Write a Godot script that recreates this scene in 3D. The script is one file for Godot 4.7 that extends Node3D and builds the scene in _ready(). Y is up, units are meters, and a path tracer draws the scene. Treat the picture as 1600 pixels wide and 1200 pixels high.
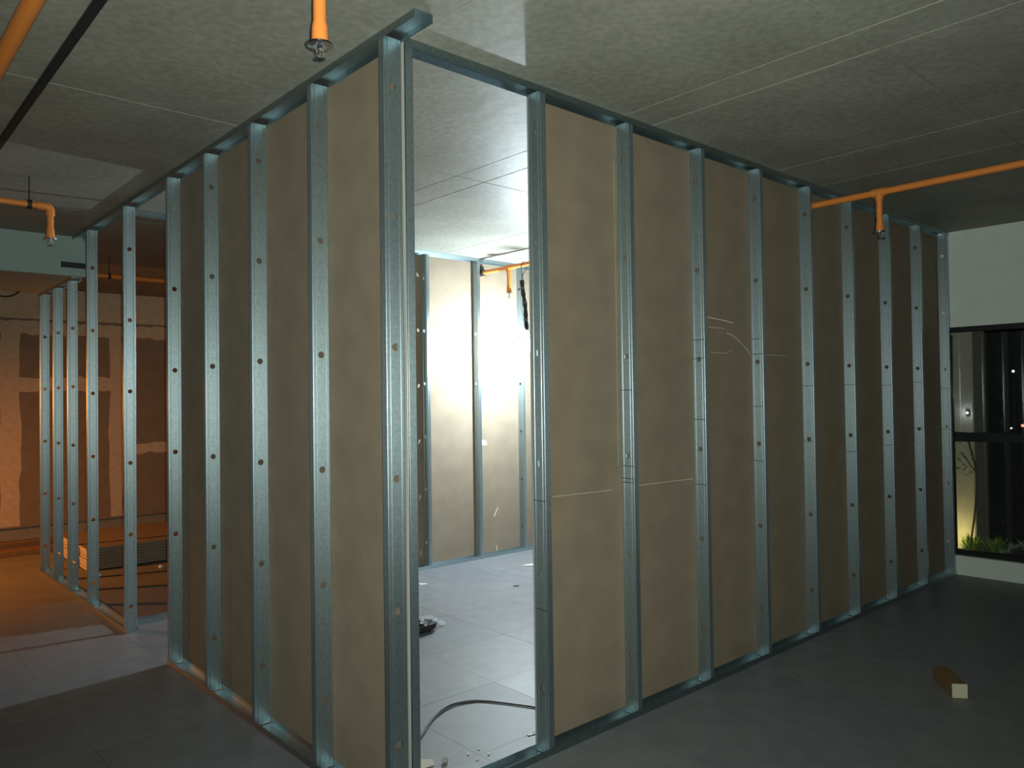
extends Node3D
# A half-built office floor at night: a room framed in steel studs, lit from inside by a bulb and from the front by a phone torch.

const H := 2.9            # floor to ceiling
const Z_BACK := -3.418    # middle line of the back stud wall

var M := {}
var taken := {}
var rng := RandomNumberGenerator.new()


# ------------------------------------------------------------------ mesh collector
class MB:
	var v := PackedVector3Array()
	var n := PackedVector3Array()
	var grain := Vector3.ZERO      # the direction in which sheet metal was rolled, for its brushed gloss

	func tri(a: Vector3, b: Vector3, c: Vector3, out: Vector3) -> void:
		var g := (b - a).cross(c - a)
		if g.length_squared() < 1e-16:
			return
		g = g.normalized()
		if g.dot(out) < 0.0:
			g = -g
			v.append_array([a, b, c])
		else:
			v.append_array([a, c, b])
		n.append_array([g, g, g])

	func quad(a: Vector3, b: Vector3, c: Vector3, d: Vector3, out: Vector3) -> void:
		tri(a, b, c, out)
		tri(a, c, d, out)

	func smooth(p: Array, q: Array) -> void:      # a triangle with its own corner normals
		var g: Vector3 = (p[1] - p[0]).cross(p[2] - p[0])
		if g.length_squared() < 1e-18:
			return
		if g.dot(q[0] + q[1] + q[2]) > 0.0:
			v.append_array([p[0], p[2], p[1]])
			n.append_array([q[0], q[2], q[1]])
		else:
			v.append_array(p)
			n.append_array(q)

	func box(lo: Vector3, hi: Vector3, c := 0.0) -> void:
		var m := (lo + hi) * 0.5
		var h := (hi - lo) * 0.5
		turned_box(Transform3D(Basis(), m), h, c)

	func turned_box(t: Transform3D, h: Vector3, c := 0.0) -> void:
		for a in 3:
			var b := (a + 1) % 3
			var e := (a + 2) % 3
			for s in [-1.0, 1.0]:
				var k := []
				for w in [[-1.0, -1.0], [1.0, -1.0], [1.0, 1.0], [-1.0, 1.0]]:
					k.append(t * corner(h, c, a, b, e, s, w[0], w[1]))
				var o := Vector3.ZERO
				o[a] = s
				quad(k[0], k[1], k[2], k[3], t.basis * o)
				if c <= 0.0:
					continue
				for s2 in [-1.0, 1.0]:       # the edge between faces a and b
					var o2 := Vector3.ZERO
					o2[a] = s
					o2[b] = s2
					quad(t * corner(h, c, a, b, e, s, s2, -1.0), t * corner(h, c, a, b, e, s, s2, 1.0), t * corner(h, c, b, a, e, s2, s, 1.0), t * corner(h, c, b, a, e, s2, s, -1.0), t.basis * o2)
		if c > 0.0:
			for x in [-1.0, 1.0]:
				for y in [-1.0, 1.0]:
					for z in [-1.0, 1.0]:
						tri(t * corner(h, c, 0, 1, 2, x, y, z), t * corner(h, c, 1, 2, 0, y, z, x), t * corner(h, c, 2, 0, 1, z, x, y), t.basis * Vector3(x, y, z))

	func corner(h: Vector3, c: float, a: int, b: int, e: int, s: float, sb: float, se: float) -> Vector3:
		var p := Vector3.ZERO
		p[a] = s * h[a]
		p[b] = sb * (h[b] - c)
		p[e] = se * (h[e] - c)
		return p

	func tube(path: PackedVector3Array, radius: Array, sides := 12, caps := true) -> void:
		var rings := []
		var norms := []
		var up := Vector3(0.31, 0.87, 0.38).normalized()
		for i in path.size():
			var d := (path[mini(i + 1, path.size() - 1)] - path[maxi(i - 1, 0)]).normalized()
			var s := d.cross(up)
			if s.length() < 0.05:
				s = d.cross(Vector3.RIGHT)
			s = s.normalized()
			up = s.cross(d).normalized()
			var ring := []
			var nr := []
			var r: float = radius[mini(i, radius.size() - 1)]
			for k in sides:
				var a := TAU * k / sides
				var o := s * cos(a) + up * sin(a)
				ring.append(path[i] + o * r)
				nr.append(o)
			rings.append(ring)
			norms.append(nr)
		for i in path.size() - 1:
			for k in sides:
				var j := (k + 1) % sides
				smooth([rings[i][k], rings[i][j], rings[i + 1][j]], [norms[i][k], norms[i][j], norms[i + 1][j]])
				smooth([rings[i][k], rings[i + 1][j], rings[i + 1][k]], [norms[i][k], norms[i + 1][j], norms[i + 1][k]])
		if caps:
			for e in [0, path.size() - 1]:
				var o: Vector3 = (path[0] - path[1]) if e == 0 else (path[e] - path[e - 1])
				for k in sides:
					tri(path[e], rings[e][k], rings[e][(k + 1) % sides], o)

	func lathe(at: Vector3, prof: Array, sides := 20) -> void:      # prof: Vector2(radius, height)
		for i in prof.size() - 1:
			var p: Vector2 = prof[i]
			var q: Vector2 = prof[i + 1]
			var t := q - p
			var nn := Vector2(t.y, -t.x).normalized()
			for k in sides:
				var a := TAU * k / sides
				var b := TAU * (k + 1) / sides
				var da := Vector3(cos(a), 0, sin(a))
				var db := Vector3(cos(b), 0, sin(b))
				var o := (da + db) * nn.x * 0.5 + Vector3.UP * nn.y
				quad(at + da * p.x + Vector3.UP * p.y, at + db * p.x + Vector3.UP * p.y, at + db * q.x + Vector3.UP * q.y, at + da * q.x + Vector3.UP * q.y, o)

	func ball(at: Vector3, r: Vector3, rows := 10, cols := 16, bump: FastNoiseLite = null, amount := 0.0) -> void:
		var g := []
		for i in rows + 1:
			var row := []
			for k in cols + 1:
				var e := PI * i / rows
				var a := TAU * (k % cols) / cols
				var d := Vector3(sin(e) * cos(a), cos(e), sin(e) * sin(a))
				var f := 1.0
				if bump:
					f += amount * bump.get_noise_3dv(d * 2.0 + at)
				row.append([at + d * r * f, (d / r).normalized()])
			g.append(row)
		for i in rows:
			for k in cols:
				var a: Array = g[i][k]
				var b: Array = g[i][k + 1]
				var c: Array = g[i + 1][k + 1]
				var d: Array = g[i + 1][k]
				if bump:
					quad(a[0], b[0], c[0], d[0], a[1] + b[1] + c[1])
				else:
					smooth([a[0], b[0], c[0]], [a[1], b[1], c[1]])
					smooth([a[0], c[0], d[0]], [a[1], c[1], d[1]])

	func sheet(prof: Array, length: float, t: float, inside: Vector2, along_y: bool, from := 0.0) -> void:
		# a bent sheet: prof are Vector2(x, z) swept along y, or Vector2(z, y) swept along x
		for i in prof.size() - 1:
			var p: Vector2 = prof[i]
			var q: Vector2 = prof[i + 1]
			var d := (q - p).normalized()
			var nn := Vector2(d.y, -d.x)
			if nn.dot((p + q) * 0.5 - inside) < 0.0:
				nn = -nn
			for k in [0.0, t]:
				var a: Vector2 = p - nn * k
				var b: Vector2 = q - nn * k
				var o := nn if k == 0.0 else -nn
				if along_y:
					quad(Vector3(a.x, from, a.y), Vector3(b.x, from, b.y), Vector3(b.x, length, b.y), Vector3(a.x, length, a.y), Vector3(o.x, 0, o.y))
				else:
					quad(Vector3(from, a.y, a.x), Vector3(from, b.y, b.x), Vector3(length, b.y, b.x), Vector3(length, a.y, a.x), Vector3(0, o.y, o.x))
			for e in [from, length]:
				var a2 := p - nn * t
				var b2 := q - nn * t
				var w := -1.0 if e == from else 1.0
				if along_y:
					quad(Vector3(p.x, e, p.y), Vector3(q.x, e, q.y), Vector3(b2.x, e, b2.y), Vector3(a2.x, e, a2.y), Vector3(0, w, 0))
				else:
					quad(Vector3(e, p.y, p.x), Vector3(e, q.y, q.x), Vector3(e, b2.y, b2.x), Vector3(e, a2.y, a2.x), Vector3(w, 0, 0))

	func into(m: ArrayMesh, mat: Material) -> ArrayMesh:
		var a := []
		a.resize(Mesh.ARRAY_MAX)
		a[Mesh.ARRAY_VERTEX] = v
		a[Mesh.ARRAY_NORMAL] = n
		if grain != Vector3.ZERO:
			var uv := PackedVector2Array()
			uv.resize(v.size())
			for i in v.size():
				var g: Vector3 = n[i]
				var across := grain.cross(Vector3(0, 0, 1)) if absf(g.dot(grain)) > 0.9 else grain.cross(g)
				uv[i] = Vector2(v[i].dot(across), v[i].dot(grain))
			a[Mesh.ARRAY_TEX_UV] = uv
		m.add_surface_from_arrays(Mesh.PRIMITIVE_TRIANGLES, a)
		m.surface_set_material(m.get_surface_count() - 1, mat)
		return m

	func mesh(mat: Material) -> ArrayMesh:
		return into(ArrayMesh.new(), mat)


# ------------------------------------------------------------------ scene helpers
func put(called: String, mesh: Mesh, parent: Node3D = self, at := Vector3.ZERO, turn := 0.0) -> MeshInstance3D:
	var o := MeshInstance3D.new()
	o.name = numbered(called) if parent == self else called
	o.mesh = mesh
	o.position = at
	o.rotation.y = turn
	parent.add_child(o, true)
	return o


func numbered(called: String) -> String:
	var k: int = taken.get(called, 0)
	taken[called] = k + 1
	return called if k == 0 else "%s_%03d" % [called, k]


func tag(o: Node, label: String, category: String, group := "", kind := "") -> Node:
	o.set_meta("label", label)
	o.set_meta("category", category)
	if group != "":
		o.set_meta("group", group)
	if kind != "":
		o.set_meta("kind", kind)
	return o


func thing(called: String, label: String, category: String, at := Vector3.ZERO, group := "", kind := "") -> Node3D:
	var o := Node3D.new()
	o.name = numbered(called)
	add_child(o)
	o.position = at
	tag(o, label, category, group, kind)
	return o


func boxed(mat: Material, lo: Vector3, hi: Vector3, c := 0.0) -> ArrayMesh:
	var b := MB.new()
	b.box(lo, hi, c)
	return b.mesh(mat)


func tubed(mat: Material, path: Array, r: float, sides := 12) -> ArrayMesh:
	var b := MB.new()
	b.tube(PackedVector3Array(path), [r], sides)
	return b.mesh(mat)


func curved(points: Array, steps := 8) -> PackedVector3Array:      # Catmull-Rom through the points
	var c := PackedVector3Array()
	for i in points.size() - 1:
		var p0: Vector3 = points[maxi(i - 1, 0)]
		var p1: Vector3 = points[i]
		var p2: Vector3 = points[i + 1]
		var p3: Vector3 = points[mini(i + 2, points.size() - 1)]
		for k in steps:
			c.append(p1.cubic_interpolate(p2, p0, p3, float(k) / steps))
	c.append(points[-1])
	return c


# ------------------------------------------------------------------ materials
func mottled(lo: Color, hi: Color, seed_: int, coarse: float, fine: float, share: float, side := 512, stretch := 1.0) -> ImageTexture:
	var a := FastNoiseLite.new()
	a.seed = seed_
	a.noise_type = FastNoiseLite.TYPE_SIMPLEX_SMOOTH
	a.frequency = coarse
	a.fractal_octaves = 5
	var b := FastNoiseLite.new()
	b.seed = seed_ + 7
	b.noise_type = FastNoiseLite.TYPE_SIMPLEX
	b.frequency = fine
	b.fractal_octaves = 2
	var ia := a.get_seamless_image(side, side)
	var ib := b.get_seamless_image(side, int(side * stretch))
	ib.resize(side, side)
	var da := ia.get_data()
	var db := ib.get_data()
	var px := PackedByteArray()
	px.resize(side * side * 3)
	var cw := []
	for k in 256:
		var c := lo.lerp(hi, k / 255.0)
		cw.append([c.r8, c.g8, c.b8])
	for i in side * side:
		var k: Array = cw[clampi(int(da[i] * (1.0 - share) + db[i] * share), 0, 255)]
		px[i * 3] = k[0]
		px[i * 3 + 1] = k[1]
		px[i * 3 + 2] = k[2]
	var im := Image.create_from_data(side, side, false, Image.FORMAT_RGB8, px)
	return ImageTexture.create_from_image(im)


func mat(called: String, tint: Color, rough: float, metal := 0.0, tex: Texture2D = null, size := 1.0) -> StandardMaterial3D:
	var m := StandardMaterial3D.new()
	m.resource_name = called
	m.albedo_color = tint
	m.roughness = rough
	m.metallic = metal
	if tex:
		m.albedo_texture = tex
		m.uv1_triplanar = true
		m.uv1_world_triplanar = true
		m.uv1_scale = Vector3.ONE / size
	M[called] = m
	return m


func relief(m: StandardMaterial3D, seed_: int, freq: float, strength: float) -> void:
	var a := FastNoiseLite.new()
	a.seed = seed_
	a.frequency = freq
	a.fractal_octaves = 4
	var im := a.get_seamless_image(512, 512)
	im.convert(Image.FORMAT_RGBA8)
	im.bump_map_to_normal_map(6.0)
	m.normal_enabled = true
	m.normal_texture = ImageTexture.create_from_image(im)
	m.normal_scale = strength


func glow(called: String, c: Color, energy: float) -> StandardMaterial3D:
	var m := mat(called, c, 0.5)
	m.emission_enabled = true
	m.emission = c
	m.emission_energy_multiplier = energy
	return m


func make_materials() -> void:
	var conc := mottled(Color8(122, 121, 112), Color8(156, 155, 145), 11, 0.008, 0.09, 0.5)
	var c := mat("concrete_ceiling", Color.WHITE, 0.5, 0.0, conc, 2.6)
	c.metallic_specular = 0.2
	relief(c, 5, 0.03, 0.045)
	mat("concrete_slab", Color(0.82, 0.80, 0.76), 0.85, 0.0, conc, 1.7)
	mat("concrete_wall", Color(0.95, 0.95, 0.93), 0.9, 0.0, conc, 2.1)
	var tile := mottled(Color8(104, 106, 109), Color8(130, 132, 135), 21, 0.012, 0.22, 0.5)
	mat("floor_tile", Color.WHITE, 0.5, 0.0, tile, 0.9)
	mat("floor_tile_worn", Color(0.97, 0.975, 0.985), 0.48, 0.0, tile, 1.1)
	mat("floor_tile_dusty", Color(1.0, 0.995, 0.99), 0.53, 0.0, tile, 1.3)
	var paper := mottled(Color8(116, 103, 86), Color8(141, 127, 108), 31, 0.01, 0.3, 0.55)
	mat("board_paper", Color.WHITE, 0.85, 0.0, paper, 1.2)
	mat("gypsum", Color8(190, 186, 176), 0.9)
	mat("board_edge", Color8(140, 141, 136), 0.9)
	var zinc := mottled(Color8(140, 158, 164), Color8(186, 200, 204), 41, 0.03, 0.12, 0.4)
	var gs := mat("galvanised_steel", Color.WHITE, 0.43, 0.97, zinc, 0.35)
	gs.anisotropy_enabled = true
	gs.anisotropy = 0.7
	mat("dark_steel", Color8(44, 48, 50), 0.6, 0.5)
	mat("ink", Color8(26, 28, 30), 0.8)
	mat("scuff", Color8(196, 188, 170), 0.9)
	var compound := mottled(Color8(176, 160, 134), Color8(206, 190, 164), 51, 0.02, 0.1, 0.4)
	mat("joint_compound", Color.WHITE, 0.9, 0.0, compound, 0.8)
	var paint := mottled(Color8(214, 224, 214), Color8(230, 238, 229), 61, 0.01, 0.2, 0.4)
	mat("white_paint", Color.WHITE, 0.75, 0.0, paint, 1.4)
	mat("grey_paint", Color(0.66, 0.72, 0.74), 0.7, 0.0, paint, 1.4)
	mat("window_metal", Color8(34, 38, 38), 0.45, 0.4)
	mat("orange_pipe", Color8(214, 128, 58), 0.38)
	mat("chrome", Color8(214, 216, 218), 0.16, 1.0)
	mat("black_rubber", Color8(20, 21, 23), 0.55)
	mat("black_plastic", Color8(24, 24, 27), 0.4)
	mat("white_plastic", Color8(220, 220, 215), 0.45)
	mat("grey_tape", Color8(96, 96, 100), 0.6)
	mat("paper_scrap", Color8(196, 190, 178), 0.9)
	mat("plaster_bit", Color8(222, 222, 216), 0.9)
	mat("stone", Color8(150, 146, 138), 0.9)
	var wood := mottled(Color8(98, 74, 46), Color8(136, 106, 70), 71, 0.01, 0.12, 0.6, 256, 0.12)
	mat("timber", Color.WHITE, 0.8, 0.0, wood, 0.4)
	mat("end_grain", Color8(196, 192, 166), 0.85)
	var render_ := mottled(Color8(150, 148, 134), Color8(180, 177, 160), 81, 0.02, 0.2, 0.5)
	mat("rendered_wall", Color.WHITE, 0.9, 0.0, render_, 1.0)
	mat("soil", Color8(38, 32, 26), 0.95)
	mat("leaf", Color8(118, 150, 48), 0.6)
	M.leaf.backlight_enabled = true
	M.leaf.backlight = Color(0.2, 0.28, 0.06)
	mat("stem", Color8(70, 66, 44), 0.8)
	var film := mat("clear_film", Color(0.9, 0.93, 0.96, 0.25), 0.12)
	film.transparency = BaseMaterial3D.TRANSPARENCY_ALPHA
	film.cull_mode = BaseMaterial3D.CULL_DISABLED
	var pane := mat("window_glass", Color(0.85, 0.92, 0.9, 0.012), 0.03)
	pane.transparency = BaseMaterial3D.TRANSPARENCY_ALPHA
	glow("bulb_glow", Color(1.0, 0.98, 0.94), 14.0)
	glow("sodium_glow", Color(1.0, 0.55, 0.2), 10.0)
	glow("torch_glow", Color(0.92, 1.0, 0.96), 8.0)
	glow("garden_glow", Color(1.0, 0.9, 0.55), 5.0)
	glow("city_white", Color(0.85, 0.9, 1.0), 1.6)
	glow("city_pink", Color(1.0, 0.6, 0.55), 1.6)


# ------------------------------------------------------------------ stud framing
func stud_profile() -> Array:
	var half := []                       # from the lip of one flange round the bend to the middle of the web
	half.append(Vector2(0.034, 0.031))
	half.append(Vector2(0.034, 0.0372))
	half.append(Vector2(0.0332, 0.038))
	for k in 5:
		var a := PI / 2 * k / 4.0
		half.append(Vector2(0.0024 - 0.0024 * sin(a), 0.0356 + 0.0024 * cos(a)))
	half.append_array([Vector2(0, 0.0250), Vector2(0.0014, 0.0238), Vector2(0.0014, 0.0214), Vector2(0, 0.0202), Vector2(0, 0.0165)])
	return half


func stud_mesh(height: float, first_hole: float) -> ArrayMesh:
	var b := MB.new()
	b.grain = Vector3.UP
	var t := 0.0008
	var half := stud_profile()
	var other := []
	for p: Vector2 in half:
		other.append(Vector2(p.x, -p.y))
	b.sheet(half, height, t, Vector2(0.017, 0), true, 0.004)
	b.sheet(other, height, t, Vector2(0.017, 0), true, 0.004)
	var w := 0.0165
	var r := 0.0142
	var y := 0.004
	var hole := first_hole
	while true:
		var last := hole > height - 0.05
		var stop := height if last else hole - w
		for s in [[0.0, -1.0], [t, 1.0]]:
			b.quad(Vector3(s[0], y, -w), Vector3(s[0], y, w), Vector3(s[0], stop, w), Vector3(s[0], stop, -w), Vector3(s[1], 0, 0))
		if last:
			break
		for k in 16:
			var rim := []
			var edge := []
			for j in 2:
				var a := TAU * (k + j) / 16.0
				var d := Vector2(cos(a), sin(a))
				rim.append(Vector2(d.x, d.y) * r)
				edge.append(d * (w / maxf(absf(d.x), absf(d.y))))
			for s in [[0.0, -1.0], [t, 1.0]]:
				b.quad(Vector3(s[0], hole + rim[0].y, rim[0].x), Vector3(s[0], hole + rim[1].y, rim[1].x), Vector3(s[0], hole + edge[1].y, edge[1].x), Vector3(s[0], hole + edge[0].y, edge[0].x), Vector3(s[1], 0, 0))
			var o := Vector3(0, -rim[0].y, -rim[0].x)
			b.quad(Vector3(0, hole + rim[0].y, rim[0].x), Vector3(0, hole + rim[1].y, rim[1].x), Vector3(t, hole + rim[1].y, rim[1].x), Vector3(t, hole + rim[0].y, rim[0].x), o)
		y = hole + w
		hole += 0.483
	return b.mesh(M.galvanised_steel)


func track_mesh(length: float, up: bool) -> ArrayMesh:      # along x from 0, open upwards (floor) or downwards (ceiling)
	var b := MB.new()
	b.grain = Vector3.RIGHT
	var s := 1.0 if up else -1.0
	var p := [Vector2(-0.0392, 0.030 * s)]
	for k in 4:
		var a := PI / 2 * k / 3.0
		p.append(Vector2(-0.0392 + 0.002 * (1.0 - cos(a)), s * 0.002 * (1.0 - sin(a)) + 0.0002 * s))
	for k in 4:
		var a := PI / 2 * (3 - k) / 3.0
		p.append(Vector2(0.0392 - 0.002 * (1.0 - cos(a)), s * 0.002 * (1.0 - sin(a)) + 0.0002 * s))
	p.append(Vector2(0.0392, 0.030 * s))
	b.sheet(p, length, 0.0008, Vector2(0, 0.02 * s), false)
	return b.mesh(M.galvanised_steel)


func board_mesh(size: Vector3, thin_axis: int, wrapped_axis := -1, core: Material = null) -> ArrayMesh:      # paper faces, pale gypsum edges; centred
	var m := ArrayMesh.new()
	var faces := MB.new()
	var edges := MB.new()
	var h := size * 0.5
	for a in 3:
		var b := (a + 1) % 3
		var e := (a + 2) % 3
		for s in [-1.0, 1.0]:
			var k := []
			for w in [[-1.0, -1.0], [1.0, -1.0], [1.0, 1.0], [-1.0, 1.0]]:
				var p := Vector3.ZERO
				p[a] = s * h[a]
				p[b] = w[0] * h[b]
				p[e] = w[1] * h[e]
				k.append(p)
			var o := Vector3.ZERO
			o[a] = s
			(faces if a == thin_axis or a == wrapped_axis else edges).quad(k[0], k[1], k[2], k[3], o)
	faces.into(m, M.board_paper)
	edges.into(m, core if core else M.board_edge)
	return m


func scratch(points: Array, width: float, board: MeshInstance3D) -> void:
	# a scuff on the paper of the front boards, points as (x, y) on the plane of the board
	var b := MB.new()
	for i in points.size() - 1:
		var p := Vector3(points[i].x, points[i].y, -0.0764)
		var q := Vector3(points[i + 1].x, points[i + 1].y, -0.0764)
		var d := (q - p).normalized()
		var basis := Basis(d, Vector3.BACK.cross(d), Vector3.BACK)
		b.turned_box(Transform3D(basis, (p + q) * 0.5 - board.position), Vector3((q - p).length() * 0.5, width * 0.5, 0.0003))
	put("scuff_mark", b.mesh(M.scuff), board)


# ------------------------------------------------------------------ build
func _ready() -> void:
	rng.seed = 4
	# camera
	var cam := Camera3D.new()
	cam.name = "camera"
	cam.fov = 52.66
	cam.near = 0.02
	cam.position = Vector3(-1.5486, 1.5358, 2.4029)
	cam.rotation_order = EULER_ORDER_YXZ
	cam.rotation = Vector3(0.018865, -0.732003, -0.013707)
	cam.current = true
	add_child(cam)
	# night sky and exposure
	var env := Environment.new()
	var sky := Sky.new()
	var psm := ProceduralSkyMaterial.new()
	psm.sky_top_color = Color(0.002, 0.0022, 0.0035)
	psm.sky_horizon_color = Color(0.005, 0.0048, 0.006)
	psm.ground_bottom_color = Color(0.001, 0.001, 0.001)
	psm.ground_horizon_color = Color(0.003, 0.003, 0.0035)
	sky.sky_material = psm
	env.background_mode = Environment.BG_SKY
	env.sky = sky
	env.ambient_light_source = Environment.AMBIENT_SOURCE_SKY
	env.tonemap_mode = Environment.TONE_MAPPER_LINEAR
	env.tonemap_exposure = 1.0
	env.sdfgi_enabled = true
	env.ssao_enabled = true
	env.ssil_enabled = true
	var we := WorldEnvironment.new()
	we.name = "night"
	we.environment = env
	add_child(we)
	make_materials()
	# lights
	torch(cam.transform, 12.0)
	bulb_lamp(Vector3(3.376, 2.018, -2.79), 7.4)
	sodium_lamp(Vector3(-2.4, 1.7, -6.2), Vector3(0.3, 0.0, -5.95), 11.0)
	garden_lamp(Vector3(6.30, 0.0, -0.27), 0.08)
	# structure
	floors()
	ceiling()
	outer_walls()
	window()
	front_wall()
	left_wall()
	back_wall()
	far_wall()
	# objects
	pipes()
	loose_cables()
	board_stack()
	odds_and_ends()
	outdoors()


func torch(view: Transform3D, energy: float) -> void:
	# the phone that took the picture, on a thin tripod: its torch is the light that falls on the outside of the room
	var t := thing("phone", "black phone held upright on a thin tripod with its torch switched on", "phone", Vector3(view.origin.x, 0, view.origin.z))
	t.rotation.y = view.basis.get_euler().y
	var eye := Vector3(0, view.origin.y, 0)
	put("body", boxed(M.black_plastic, eye + Vector3(-0.03, -0.045, 0.03), eye + Vector3(0.13, 0.03, 0.039), 0.003), t)
	var led := MB.new()
	led.turned_box(Transform3D(Basis(), eye + Vector3(0.03, 0.0, 0.0295)), Vector3(0.006, 0.006, 0.0015), 0.001)
	put("torch_light", led.mesh(M.torch_glow), t)
	put("pole", tubed(M.dark_steel, [eye + Vector3(0.05, -0.045, 0.035), Vector3(0.05, 0.35, 0.06)], 0.008), t)
	for k in 3:
		var a := TAU * k / 3.0 + PI / 6
		put("leg", tubed(M.dark_steel, [Vector3(0.05, 0.4, 0.06), Vector3(0.05 + 0.25 * cos(a), 0.008, 0.06 + 0.25 * sin(a))], 0.007), t)
	var l := SpotLight3D.new()
	l.name = "torch_beam"
	l.light_color = Color(0.96, 1.0, 0.955)
	l.light_energy = energy
	l.light_size = 0.012
	l.spot_range = 40.0
	l.spot_attenuation = 2.0
	l.spot_angle = 64.0
	l.spot_angle_attenuation = 1.0
	l.shadow_enabled = true
	l.position = eye + Vector3(0.03, 0.0, 0.024)
	l.rotation.x = 0.23
	t.add_child(l)


func bulb_lamp(at: Vector3, energy: float) -> void:
	var t := thing("work_lamp", "bare glaring bulb hanging on a taped cable from the orange pipe inside the room", "lamp", at)
	var b := MB.new()
	b.ball(Vector3.ZERO, Vector3(0.052, 0.056, 0.052), 12, 20)
	put("bulb", b.mesh(M.bulb_glow), t)
	b = MB.new()
	b.lathe(Vector3(0, 0.045, 0), [Vector2(0.022, 0.0), Vector2(0.026, 0.02), Vector2(0.026, 0.055), Vector2(0.016, 0.07), Vector2(0.006, 0.08)], 16)
	put("socket", b.mesh(M.white_plastic), t)
	# cable bundle wound with tape, hooked over the pipe by a wire
	var bundle := PackedVector3Array()
	var radii := []
	for k in 15:
		var f := k / 14.0
		bundle.append(Vector3(-0.118 + 0.058 * f - 0.005 * sin(f * 9.0), 0.60 - 0.45 * f, 0.0))
		radii.append(0.019 + 0.004 * sin(k * 2.1))
	b = MB.new()
	b.tube(bundle, radii, 10)
	put("cable_bundle", b.mesh(M.black_rubber), t)
	for k in [2, 6, 11]:
		b = MB.new()
		b.tube(PackedVector3Array([bundle[k], bundle[k].lerp(bundle[k + 1], 0.5)]), [0.0238], 10)
		put("tape", b.mesh(M.grey_tape), t)
	b = MB.new()
	b.tube(curved([Vector3(-0.062, 0.152, 0), Vector3(-0.04, 0.132, 0.01), Vector3(-0.010, 0.138, 0), Vector3(0, 0.115, 0)]), [0.005], 8)
	put("lead", b.mesh(M.black_rubber), t)
	b = MB.new()
	b.tube(curved([Vector3(-0.118, 0.60, 0), Vector3(-0.112, 0.64, 0.0), Vector3(-0.072, 0.70, 0.0), Vector3(-0.067, 0.742, 0.008), Vector3(-0.091, 0.7700, 0.0), Vector3(-0.116, 0.742, -0.008), Vector3(-0.120, 0.66, 0.0), Vector3(-0.118, 0.60, 0)]), [0.003], 6)
	put("hanging_wire", b.mesh(M.dark_steel), t)
	var l := OmniLight3D.new()
	l.name = "bulb_light"
	l.light_color = Color(0.89, 0.96, 1.0)
	l.light_energy = energy
	l.light_size = 0.045
	l.omni_range = 30.0
	l.omni_attenuation = 2.0
	l.shadow_enabled = true
	t.add_child(l)


func sodium_lamp(at: Vector3, aim: Vector3, energy: float) -> void:
	# beyond the left edge of the picture: it turns the far bay orange
	var t := thing("flood_lamp", "orange flood lamp on a short stand in the far bay beyond the open studs", "lamp", Vector3(at.x, 0, at.z))
	var d := (aim - at).normalized()
	var side := d.cross(Vector3.UP).normalized()
	var turn := Basis(side, side.cross(d).normalized(), -d)
	var b := MB.new()
	b.turned_box(Transform3D(turn, Vector3(0, at.y, 0) - d * 0.05), Vector3(0.11, 0.08, 0.04), 0.01)
	put("housing", b.mesh(M.dark_steel), t)
	b = MB.new()
	b.turned_box(Transform3D(turn, Vector3(0, at.y, 0) - d * 0.006), Vector3(0.09, 0.06, 0.003))
	put("lamp_face", b.mesh(M.sodium_glow), t)
	put("pole", tubed(M.dark_steel, [Vector3(0, at.y - 0.058, 0), Vector3(0, 0.2, 0)], 0.014), t)
	for k in 3:
		var a := TAU * k / 3.0
		put("leg", tubed(M.dark_steel, [Vector3(0, 0.3, 0), Vector3(0.3 * cos(a), 0.012, 0.3 * sin(a))], 0.010), t)
	var l := SpotLight3D.new()
	l.name = "flood_light"
	l.light_color = Color(1.0, 0.60, 0.28)
	l.light_energy = energy
	l.light_size = 0.07
	l.spot_range = 30.0
	l.spot_attenuation = 2.0
	l.spot_angle = 62.0
	l.spot_angle_attenuation = 0.8
	l.shadow_enabled = true
	l.transform = Transform3D(turn, Vector3(0, at.y, 0) + d * 0.01)
	t.add_child(l)


func garden_lamp(at: Vector3, energy: float) -> void:
	var t := thing("garden_lamp", "small yellow garden lamp low among the leaves at the foot of the outside pillar", "lamp", at)
	put("stake", tubed(M.dark_steel, [Vector3(0, 0.03, 0), Vector3(0, 0.15, 0)], 0.008), t)
	var b := MB.new()
	b.ball(Vector3(0, 0.19, 0), Vector3(0.03, 0.04, 0.03), 8, 12)
	put("bulb", b.mesh(M.garden_glow), t)
	var l := OmniLight3D.new()
	l.name = "garden_light"
	l.light_color = Color(1.0, 0.92, 0.6)
	l.light_energy = energy
	l.light_size = 0.025
	l.omni_range = 12.0
	l.omni_attenuation = 2.0
	l.shadow_enabled = true
	l.position = Vector3(0, 0.19, 0)
	t.add_child(l)


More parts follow.
